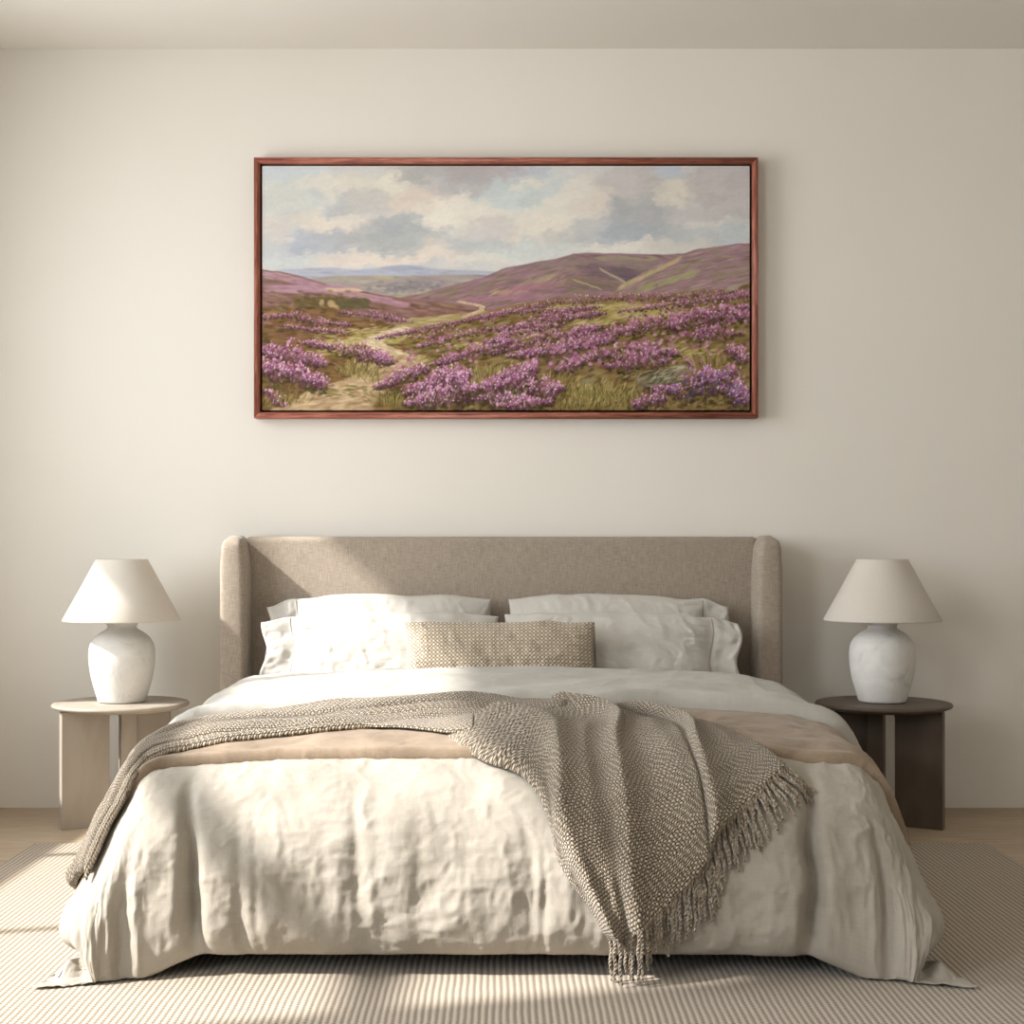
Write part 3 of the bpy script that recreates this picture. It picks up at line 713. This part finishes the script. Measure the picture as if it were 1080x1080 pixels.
fan = interp_rows(ROWS, NP, NQ); FA, FB = fan[..., 0], fan[..., 1]
p = np.linspace(0, 1, NP)[None]; q = np.linspace(0, 1, NQ)[:, None]
def rnd(d, e): t = np.clip(d/e, 0, 1); return np.sqrt(np.clip(1-(1-t)**2, 0, 1))
T = .016+0*p*q
def ridge(pc, w, h, q0=-.2, q1=2., sharp=1.6):
    global T
    x = np.abs(p-pc)/w
    T = T+h*np.exp(-x**sharp)*smooth(q, q0, q0+.2)*(1-smooth(q, q1-.35, q1))
wig = .02*fbm(q*3, q*0+2, 5, 2)
ridge(.115+.03*q+wig, .055, .034, -.1, 1.5); ridge(.37+.02*q+wig, .05, .032); ridge(.74+.03*(1-q)-wig, .05, .038, .0, 1.25)
ridge(.55+.05*q, .06, .018, .15, 1.2); ridge(.24, .04, .012, .2); ridge(.64, .03, .010, .3); ridge(.88, .06, .012, .1, 1.); ridge(.47, .025, .010, -.2, .7); ridge(.02, .03, .010, .0, .6)
T = T+.010*np.exp(-((q-.02)/.16)**2)*np.exp(-((p-.45)/.5)**2)          # bunched where it gathers
T = T+.012*np.exp(-((q-.1)/.05)**2)*fbm(p*9, q*5, 83, 2)+.006*fbm(p*7, q*4, 84, 3)
wl = np.hypot(np.diff(FA, axis=1), np.diff(FB, axis=1)).sum(1)[:, None]; T = .012+(T-.012)*np.clip(wl/.52, .25, 1.)
ed = rnd(np.minimum(p, 1-p)+0*q, .03); eq = rnd(q+0*p, .04)*rnd(1-q+0*p, .012)
T = T*(ed*.8+.2)*eq-.003*(1-eq)
PF, NF = surf(FA, FB, T+.006+.026*(1-smooth(FB, 1.46, 1.60)), True, 0.)
plen = .9
UVF = np.stack([p*.78+0*q, q*1.0+0*p], -1)
# band folded across the bed on the left
NB, NA = 150, 420
s = np.linspace(0, 1, NA)[None]; r = np.linspace(0, 1, NB)[:, None]
lo = [(-1.13,2.27),(-1.05,2.19),(-.975,2.11),(-.905,2.0),(-.787,1.93),(-.61,1.868),(-.39,1.80),(-.20,1.73),(-.05,1.73),(.10,1.74)]
hi = [(-1.26,2.18),(-1.16,2.06),(-1.03,1.90),(-.95,1.76),(-.84,1.62),(-.62,1.55),(-.38,1.51),(-.12,1.50),(.06,1.53),(.20,1.58)]
lo = np.array(lo); hi = np.array(hi); kk = np.linspace(0, 1, len(lo))
la = curve(s[0], kk, lo[:, 0]); lb = curve(s[0], kk, lo[:, 1]); ha = curve(s[0], kk, hi[:, 0]); hb_ = curve(s[0], kk, hi[:, 1])
BA = ha[None]+(la-ha)[None]*r; BB = hb_[None]+(lb-hb_)[None]*r
TB = .008+.020*np.abs(np.sin(np.pi*(r*3.0+.22*fbm(s*5, r*0, 90, 2))))**.6+.008*fbm(s*10, r*5, 91, 3)+.012*np.exp(-((r-.55)/.12)**2)*fbm(s*4, r*0, 92, 2)
TB = TB+.010*smooth(s, .78, .95)*(1-r*.5)
er = rnd(np.minimum(r, 1-r)+0*s, .07); es = rnd(np.minimum(s, 1-s)+0*r, .02); TB = TB*er*es-.003*(1-er*es)
PB, _ = surf(BA, BB, TB+.012+.030*(1-smooth(BB, 1.46, 1.60)), True, 0.)
# thin single layer showing below the band and the small flap before the gather
s2 = np.linspace(0, 1, 300)[None]; r2 = np.linspace(0, 1, 24)[:, None]
off = .035+.01*np.sin(s2*20)
LA = np.interp(s2[0], kk, lo[:, 0])[None]+.0*r2; LB = np.interp(s2[0], kk, lo[:, 1])[None]-.03+(.03+.035*(1-smooth(s2, .45, .7)))*r2
TL = (.010+.006*np.sin(np.pi*r2))*rnd(1-r2, .3)*rnd(np.minimum(s2, 1-s2), .02)
PL, _ = surf(LA, LB, TL+.013, True, 0.)
r3 = np.linspace(0, 1, 40)[:, None]; s3 = np.linspace(0, 1, 90)[None]
XA = -.40+.32*s3+0*r3; XB = 1.76-.03*s3+(.015+.16*s3)*r3
TX = (.008+.006*rnd(1-r3, .1))+0*s3+.010*smooth(s3, .7, 1.)
PX, _ = surf(XA, XB, TX+.012, True, 0.)
def joinp(parts):
    V = []; F = []; U = []; off = 0
    for Pp, Uu in parts:
        rr, cc = Pp.shape[:2]; V.append(Pp.reshape(-1, 3)); U.append(np.broadcast_to(Uu, (rr, cc, 2)).reshape(-1, 2)); F.append(grid_faces(rr, cc, True, off)); off += rr*cc
    return mesh_np(np.vstack(V), np.vstack(F), np.vstack(U))
me = joinp([(PF, UVF), (PB, np.stack([s*1.75+0*r, r*.40+0*s], -1)), (PL, np.stack([s2*1.75+0*r2, r2*.05+0*s2], -1)), (PX, np.stack([s3*.3+0*r3, r3*.14+0*s3], -1))])
throw = add_obj('throw_blanket', me, MAT_THROW)
tag(throw, 'chunky grey-brown woven throw blanket with fringe, draped over the foot of the bed', 'blanket')
md = throw.modifiers.new('thickness', 'SOLIDIFY'); md.thickness = .006; md.offset = 0
# tassels along the fringe edge
rs = np.random.RandomState(9)
NT = 66
edge_a, edge_b = FA[-1], FB[-1]
arc_s = np.r_[0, np.cumsum(np.hypot(np.diff(edge_a), np.diff(edge_b)))]; arc_s /= arc_s[-1]
for i in range(NT):
    u = (i+.5+rs.uniform(-.3, .3))/NT; u = float(np.interp(u, arc_s, np.linspace(0, 1, NP)))
    k = u*(NP-1); k0 = int(k); ea = np.interp(k, np.arange(NP), edge_a); eb = np.interp(k, np.arange(NP), edge_b)
    start = PF[-4, k0]*(1-(k-k0))+PF[-4, min(k0+1, NP-1)]*(k-k0)
    L = rs.uniform(.085, .125) if u > .06 else rs.uniform(.10, .15)
    # direction on the cloth: fan-outward turning to straight down
    da = .12+.85*smooth(u, .80, 1.0)+rs.uniform(-.16, .16); db = 1.0-.45*smooth(u, .88, 1.)
    n = 16; pts = [start]; aa, bb = ea, eb; ph = rs.uniform(0, 6); lift = .010
    falling = None
    for j in range(1, n):
        st = L/n
        dl = math.hypot(da, db); aa += da/dl*st+.0016*math.sin(ph+j*.7); bb += db/dl*st; da *= .95
        if falling is None:
            Q, Nn = surf(np.array([aa]), np.array([bb]), lift+.004*math.sin(ph+j*.5)**2, True, 0.); Q = Q[0]
            if bb > 2.46 or (Nn[0, 2] < -.25 and bb > 2.35): falling = pts[-1].copy()
        if falling is not None:
            Q = pts[-1]+np.array([.0012*math.sin(ph+j*.8), -.0008+.0006*math.sin(ph*2+j), -st])
            if Q[2] < .019: Q[2] = .019; Q[0] += st*.8; Q[1] -= st*.2
        pts.append(Q)
    pts = np.array(pts)
    # two plied strands
    t = np.linspace(0, 1, 40); pp = np.stack([np.interp(t, np.linspace(0, 1, n), pts[:, c]) for c in range(3)], -1)
    tg = np.gradient(pp, axis=0); tg /= np.linalg.norm(tg, axis=1, keepdims=True); e1 = np.cross(tg, [0, -1, .3]); e1 /= np.linalg.norm(e1, axis=1, keepdims=True); e2 = np.cross(tg, e1)
    Vs, Fs, o_ = [], [], 0
    for sgn in (0, np.pi):
        ang = t*L*330+sgn+ph; R = .0022*(1-.2*t)
        v, f = tube(pp+(e1*np.cos(ang)[:, None]+e2*np.sin(ang)[:, None])*R[:, None], .0029*(1-.35*t**3), 6)
        Vs.append(v); Fs.append(f+o_); o_ += len(v)
    add_obj('tassel', mesh_np(np.vstack(Vs), np.vstack(Fs)), MAT_TASSEL, throw)

# ---------------------------------------------------------------- pillows
def pillow_mesh(w, h, t, hem=0., outer=-1, seed=0, n=(150, 90), corner=.05, wr=1., dog=0.):
    """standing pillow, x across, z up, front towards -y; hem = width of the flat open end on the outer side"""
    u = np.sin(np.linspace(-1, 1, n[0])*np.pi/2)*.5+np.linspace(-1, 1, n[0])*.5; v = np.sin(np.linspace(-1, 1, n[1])*np.pi/2)*.5+np.linspace(-1, 1, n[1])*.5
    U, V = np.meshgrid(u, v); o = U*outer                                     # o=+1 at the outer end
    x = U*w/2
    kb = 1-2*hem/w                                                          # body ends here
    body = np.clip((kb-o)/(1+kb), 0, 1)                                     # 0 at seam, 1 at inner end
    hh = h/2*(1-.10*(1-smooth(body, 0, .30))-.15*smooth(o, kb, 1.)*(hem > 0)-.07*smooth(body, .8, 1.)*(1-dog))
    z = V*hh*(1-.055*dog*(1-U**2))
    z = z+.006*fbm(U*4, V*0+seed, seed+1, 2)*smooth(np.abs(V), .3, 1)
    inward = corner*smooth(np.abs(V), .1, 1.)**2
    prof = np.clip(1-(np.abs(2*body-1))**3.2, 0, 1)**.62
    vert = np.clip(1-np.abs(V)**2.6, 0, 1)**.62
    th = t/2*prof*vert
    flap = smooth(o, kb-.02, kb+.02) if hem else 0*o
    rad = th+.0035+.003*flap
    x = x*(1-.03*(1-np.abs(V)**2)*(1-flap))+outer*flap*.012*np.sin(V*4+seed)
    sag = -.010*(1-V)*prof
    out = []
    for sgn in (-1, 1):
        wv = wr*(.009*fbm(U*2.6+sgn+.8*V, V*1.4+seed+U, seed+5, 2)*smooth(prof, .2, .9)+.0052*ridged(U*8+V*1.5+fbm(U*3, V*2, seed+2), V*2.5, seed+9, 3)*(.3+.7*smooth(th/t, 0, .3))+.005*np.exp(-((V+.75)/.3)**2)*ridged(U*9+V*1.7, V*1.0+U*2, seed+15, 2)*smooth(prof, .3, .9)+.010*flap*fbm(U*9, V*3.5, seed+7, 2)*(1 if sgn < 0 else -1)
                 + .007*np.exp(-((o-kb+.12)/.10)**2)*ridged(U*3, V*7, seed+12, 2)*(1-flap))
        edge = np.minimum(1-np.abs(U), 1-np.abs(V)); k = smooth(edge, 0, .05)
        out.append(np.stack([x, sgn*(rad*smooth(edge, -.001, .02)+wv*k)+sag, z], -1))
    F = np.vstack([grid_faces(n[1], n[0], False), grid_faces(n[1], n[0], True, n[0]*n[1])])
    uv = np.stack([U*w/2, V*h/2], -1).reshape(-1, 2)
    me = mesh_np(np.vstack([out[0].reshape(-1, 3), out[1].reshape(-1, 3)]), F, np.vstack([uv, uv+3]))
    seam = None
    if hem:
        j = np.argmin(np.abs(o[0]-kb)); seam = out[0][:, j]+np.array([0, -.0018, 0])
    return me, seam
def weld(o):
    bm = bmesh.new(); bm.from_mesh(o.data); bmesh.ops.remove_doubles(bm, verts=bm.verts, dist=.0004); bmesh.ops.recalc_face_normals(bm, faces=bm.faces); bm.to_mesh(o.data); bm.free()
def pillow(cx, cy, zb, w, h, t, lean, outer, seed, label, yaw=0., tilt=0.):
    me, seam = pillow_mesh(w, h, t, .10, outer, seed)
    o = add_obj('pillow', me, MAT_PILLOW); weld(o)
    o.location = (cx, cy, zb+h/2*math.cos(lean)); o.rotation_euler = (-lean, tilt, yaw)
    tag(o, label, 'pillow', 'white linen pillows at the headboard')
    v, f = tube(seam[3:-3], .0016, 5); add_obj('hem_seam', mesh_np(v, f), MAT_SEAM, o)
    return o
pillow(-.455, -.216, .458, .82, .362, .13, .10, -1, 3, 'white linen pillow standing against the headboard on the left, behind the front one')
pillow(.425, -.216, .458, .82, .362, .13, .10, 1, 14, 'white linen pillow standing against the headboard on the right, behind the front one')
pillow(-.440, -.362, .452, .84, .315, .14, .24, -1, 23, 'plump white linen pillow in front of the left pair, beside the patterned cushion')
pillow(.420, -.362, .452, .84, .315, .14, .24, 1, 37, 'plump pale linen pillow in front of the right pair, beside the patterned cushion')
me, _ = pillow_mesh(.665, .245, .13, 0., 1, 51, (150, 80), dog=1.)
cu = add_obj('lumbar_cushion', me, MAT_CUSH); weld(cu); cu.location = (-.015, -.515, .62); cu.rotation_euler = (-.28, -.012, 0)
tag(cu, 'long beige waffle-weave lumbar cushion leaning on the pillows in the middle', 'cushion')

# ---------------------------------------------------------------- bedside tables and lamps
def side_table(x, y, s, mat, label):
    """s=+1: board with the slot stands on the +x side"""
    o = thing('side_table', label, 'table', (x, y, 0), 'round bedside tables')
    R = .242; zt = .437
    prof = [(0.0001, zt), (R-.012, zt), (R-.004, zt-.002), (R, zt-.008), (R-.004, zt-.014), (R-.03, zt-.024), (.05, zt-.026), (.0001, zt-.026)]
    lathe('table_top', prof, mat, o, 128)
    def board(x0, y0, x1, y1, th, slot=None):
        """upright board from (x0,y0) to (x1,y1) in plan, optional slot (d0,d1,z0,z1) with round ends"""
        d = Vector((x1-x0, y1-y0, 0)); L = d.length; d.normalize(); nrm = Vector((-d.y, d.x, 0))
        z0, z1 = 0.0, zt-.025
        bm = bmesh.new()
        outer_ = [(0, z0), (L, z0), (L, z1), (0, z1)]
        if slot:
            a, b, s0, s1 = slot; r = (b-a)/2; cxx = (a+b)/2; K = 10
            # left and right uprights plus the arched bridge above and below the slot, as quads
            def quad(pts):
                return [bm.verts.new(Vector((x0, y0, 0))+d*p_[0]+Vector((0, 0, p_[1]))+nrm*(th/2)) for p_ in pts]
            faces = [[(0, z0), (a, z0), (a, s0+r), (0, s0+r)], [(0, s0+r), (a, s0+r), (a, s1-r), (0, s1-r)], [(0, s1-r), (a, s1-r), (a, z1), (0, z1)],
                     [(b, z0), (L, z0), (L, s0+r), (b, s0+r)], [(b, s0+r), (L, s0+r), (L, s1-r), (b, s1-r)], [(b, s1-r), (L, s1-r), (L, z1), (b, z1)]]
            for k in range(K):
                t0 = math.pi*k/K; t1 = math.pi*(k+1)/K
                pa = (cxx-r*math.cos(t0), s1-r+r*math.sin(t0)); pb = (cxx-r*math.cos(t1), s1-r+r*math.sin(t1))
                faces.append([pa, pb, (pb[0], z1), (pa[0], z1)])
                pa = (cxx-r*math.cos(t0), s0+r-r*math.sin(t0)); pb = (cxx-r*math.cos(t1), s0+r-r*math.sin(t1))
                faces.append([(pa[0], z0), (pb[0], z0), pb, pa])
            for f in faces: bm.faces.new(quad(f))
            bmesh.ops.remove_doubles(bm, verts=bm.verts, dist=1e-5)
        else:
            bm.faces.new([bm.verts.new(Vector((x0, y0, 0))+d*p_[0]+Vector((0, 0, p_[1]))+nrm*(th/2)) for p_ in outer_])
        bmesh.ops.recalc_face_normals(bm, faces=bm.faces)
        r_ = bmesh.ops.extrude_face_region(bm, geom=bm.faces[:])
        for v in [g_ for g_ in r_['geom'] if isinstance(g_, bmesh.types.BMVert)]: v.co -= nrm*th
        bmesh.ops.recalc_face_normals(bm, faces=bm.faces)
        ob = bm_obj('leg_panel', bm, mat, o)
        bv = ob.modifiers.new('soft_edges', 'BEVEL'); bv.width = .005; bv.segments = 3; bv.limit_method = 'ANGLE'
        return ob
    # slotted board reaches forward on the outer side, plain board sits behind it towards the bed
    board(s*.182, -.120, s*-.048, .02, .034, (.170, .212, .085, .405))
    board(s*-.030, .045, s*-.152, .105, .034)
    return o
side_table(-1.378, -.32, -1, MAT_TAUPE, 'light taupe round side table with slotted panel legs left of the bed')
side_table(1.362, -.32, 1, MAT_BROWN, 'dark brown round side table with slotted panel legs right of the bed')
def lamp(x, y, z, label, rot):
    o = thing('table_lamp', label, 'lamp', (x, y, z), 'bedside table lamps'); o.rotation_euler.z = rot
    pr = [(.0001, 0), (.074, 0), (.083, .003), (.0865, .010), (.091, .028), (.099, .055), (.107, .085), (.113, .115), (.1165, .150), (.117, .172), (.115, .195), (.109, .215), (.097, .233), (.079, .248), (.063, .257), (.0535, .264), (.0505, .270), (.0515, .276), (.0565, .282), (.058, .286), (.055, .289), (.048, .290), (.044, .284), (.044, .25), (.0001, .25)]
    P_ = np.array(pr); t = np.linspace(0, len(pr)-1, 110); pr2 = np.stack([np.interp(t, np.arange(len(pr)), P_[:, 0]), np.interp(t, np.arange(len(pr)), P_[:, 1])], -1)
    for k in range(3): pr2[1:-1] = .25*pr2[:-2]+.5*pr2[1:-1]+.25*pr2[2:]
    lathe('lamp_base', pr2, MAT_CERAMIC, o, 96)
    zb = .292; zt = .513; rb, rt = .2065, .0915
    lathe('lamp_shade', [(rb-.0035, zb+.001), (rb, zb), (rb+.0008, zb+.004), ((rb+rt)/2, (zb+zt)/2), (rt+.0008, zt-.004), (rt, zt), (rt-.0035, zt-.001), ((rb+rt)/2-.0035, (zb+zt)/2), (rb-.0035, zb+.001)], MAT_SHADE, o, 128)
    st = lathe('lamp_stem', [(.0001, .285), (.011, .285), (.011, .36), (.018, .362), (.018, .39), (.0001, .392)], MAT_BRASS, o, 24)
    bm = bmesh.new()
    for k in range(3):
        a = k*2*math.pi/3; c_, s_ = math.cos(a), math.sin(a)
        r = bmesh.ops.create_cone(bm, cap_ends=True, segments=8, radius1=.0018, radius2=.0018, depth=rt-.004)
        bmesh.ops.transform(bm, matrix=Matrix.Translation(((rt-.004)/2*c_, (rt-.004)/2*s_, zt-.012))@Matrix.Rotation(a, 4, 'Z')@Matrix.Rotation(math.pi/2, 4, 'Y'), verts=r['verts'])
    r = bmesh.ops.create_cone(bm, cap_ends=True, segments=10, radius1=.003, radius2=.003, depth=.12); bmesh.ops.translate(bm, vec=(0, 0, .445), verts=r['verts'])
    bm_obj('shade_spider', bm, MAT_BRASS, o)
    return o
lamp(-1.374, -.32, .437, 'white ceramic jar lamp with a sunlit cream shade on the light taupe table', .4)
lamp(1.358, -.32, .437, 'mottled white ceramic jar lamp with a linen shade on the dark brown table', 2.6)

# ---------------------------------------------------------------- painting
pt = thing('framed_painting', 'long framed oil painting of purple heather moorland with a winding path above the bed', 'painting', (.006, 0, 1.97))
PW, PH = 1.899, .981; FW = .0215
def frame_bar(pts_outer, pts_inner, uvdir):
    V = [(x, yy, z) for (x, z) in (pts_outer[0], pts_outer[1], pts_inner[1], pts_inner[0]) for yy in (-.062, -.001)]
    F = [(0, 2, 4, 6), (1, 7, 5, 3), (0, 1, 3, 2), (4, 5, 7, 6), (2, 3, 5, 4), (0, 6, 7, 1)]
    uv = [((x if uvdir else z), (z if uvdir else x)+yy) for x, yy, z in V]
    o = add_obj('frame_bar', mesh_np(V, F, uv), MAT_FRAME, pt, False)
    bm = bmesh.new(); bm.from_mesh(o.data); bmesh.ops.recalc_face_normals(bm, faces=bm.faces); bm.to_mesh(o.data); bm.free()
w, h = PW/2, PH/2; iw, ih = w-FW, h-FW
frame_bar([(-w, h), (w, h)], [(-iw, ih), (iw, ih)], True); frame_bar([(-w, -h), (w, -h)], [(-iw, -ih), (iw, -ih)], True)
frame_bar([(-w, -h), (-w, h)], [(-iw, -ih), (-iw, ih)], False); frame_bar([(w, -h), (w, h)], [(iw, -ih), (iw, ih)], False)
box('liner', -iw, iw, -.012, -.001, -ih, ih, MAT_BLACK, pt)
pic = paint_landscape(1.5); hp, wp = pic.shape[:2]
cw, ch = iw-.0085, ih-.0085
gx, gz = np.meshgrid(np.linspace(-cw, cw, wp), np.linspace(ch, -ch, hp))
yv = np.full_like(gx, -.054)
i = np.arange(hp*wp).reshape(hp, wp)
bd = np.r_[i[0], i[1:, -1], i[-1, ::-1][1:], i[::-1, 0][1:-1]]; nb_ = len(bd)
V = np.vstack([np.stack([gx, yv, gz], -1).reshape(-1, 3)]); Vb = V[bd].copy(); Vb[:, 1] = -.010
F = grid_faces(hp, wp, True); k = np.arange(nb_)+hp*wp
F = np.vstack([F, np.stack([bd, np.roll(bd, -1), np.roll(k, -1), k], -1)])
me = mesh_np(np.vstack([V, Vb]), F)
at = me.color_attributes.new('paint', 'FLOAT_COLOR', 'POINT')
cols = np.ones((hp*wp+nb_, 4), np.float32); cols[:hp*wp, :3] = pic.reshape(-1, 3); cols[hp*wp:, :3] = .02
at.data.foreach_set('color', cols.ravel())
add_obj('canvas', me, MAT_CANVAS, pt, False)

# ---------------------------------------------------------------- light
sun = bpy.data.lights.new('sun', 'SUN'); sun.energy = 9.; sun.angle = math.radians(1.8); sun.color = (1., .965, .93)
so = bpy.data.objects.new('sun', sun); COL.objects.link(so)
so.rotation_euler = Vector((1., .28, -.85)).to_track_quat('-Z', 'Y').to_euler()
ar = bpy.data.lights.new('window_daylight', 'AREA'); ar.shape = 'RECTANGLE'; ar.size = 2.66; ar.size_y = 1.8; ar.energy = 128; ar.color = (.94, .97, 1.); ar.spread = math.radians(150)
ao = bpy.data.objects.new('window_daylight', ar); COL.objects.link(ao)
ao.location = (-RW-.16, (WY1+WY2)/2, (WZ1+WZ2)/2); ao.rotation_euler = Vector((1, 0, 0)).to_track_quat('-Z', 'Z').to_euler()
ar2 = ar.copy(); ar2.name = 'added_window_fill'; ar2.size = 2.2; ar2.energy = 125  # fill lamp added at the unseen extra window to brighten the room
ao2 = bpy.data.objects.new('added_window_fill', ar2); COL.objects.link(ao2); ao2.location = (-RW-.16, (VY1+VY2)/2, (WZ1+WZ2)/2); ao2.rotation_euler = ao.rotation_euler
wd = bpy.data.worlds.new('world'); SC.world = wd; wd.use_nodes = True
bg = wd.node_tree.nodes['Background']; bg.inputs[0].default_value = (.94, .97, 1., 1); bg.inputs[1].default_value = .34

# ---------------------------------------------------------------- camera
cam = bpy.data.cameras.new('camera'); co = bpy.data.objects.new('camera', cam); COL.objects.link(co); SC.camera = co
co.location = (0, -5.69, 1.0); co.rotation_euler = (math.pi/2, 0, 0)
cam.sensor_width = 36; cam.lens = 36*1576/1080; cam.shift_x = 8/1080; cam.shift_y = 35/1080
SC.view_settings.view_transform = 'Standard'; SC.view_settings.look = 'None'; SC.view_settings.gamma = 1; SC.view_settings.exposure = 0
SC.view_settings.use_curve_mapping = False
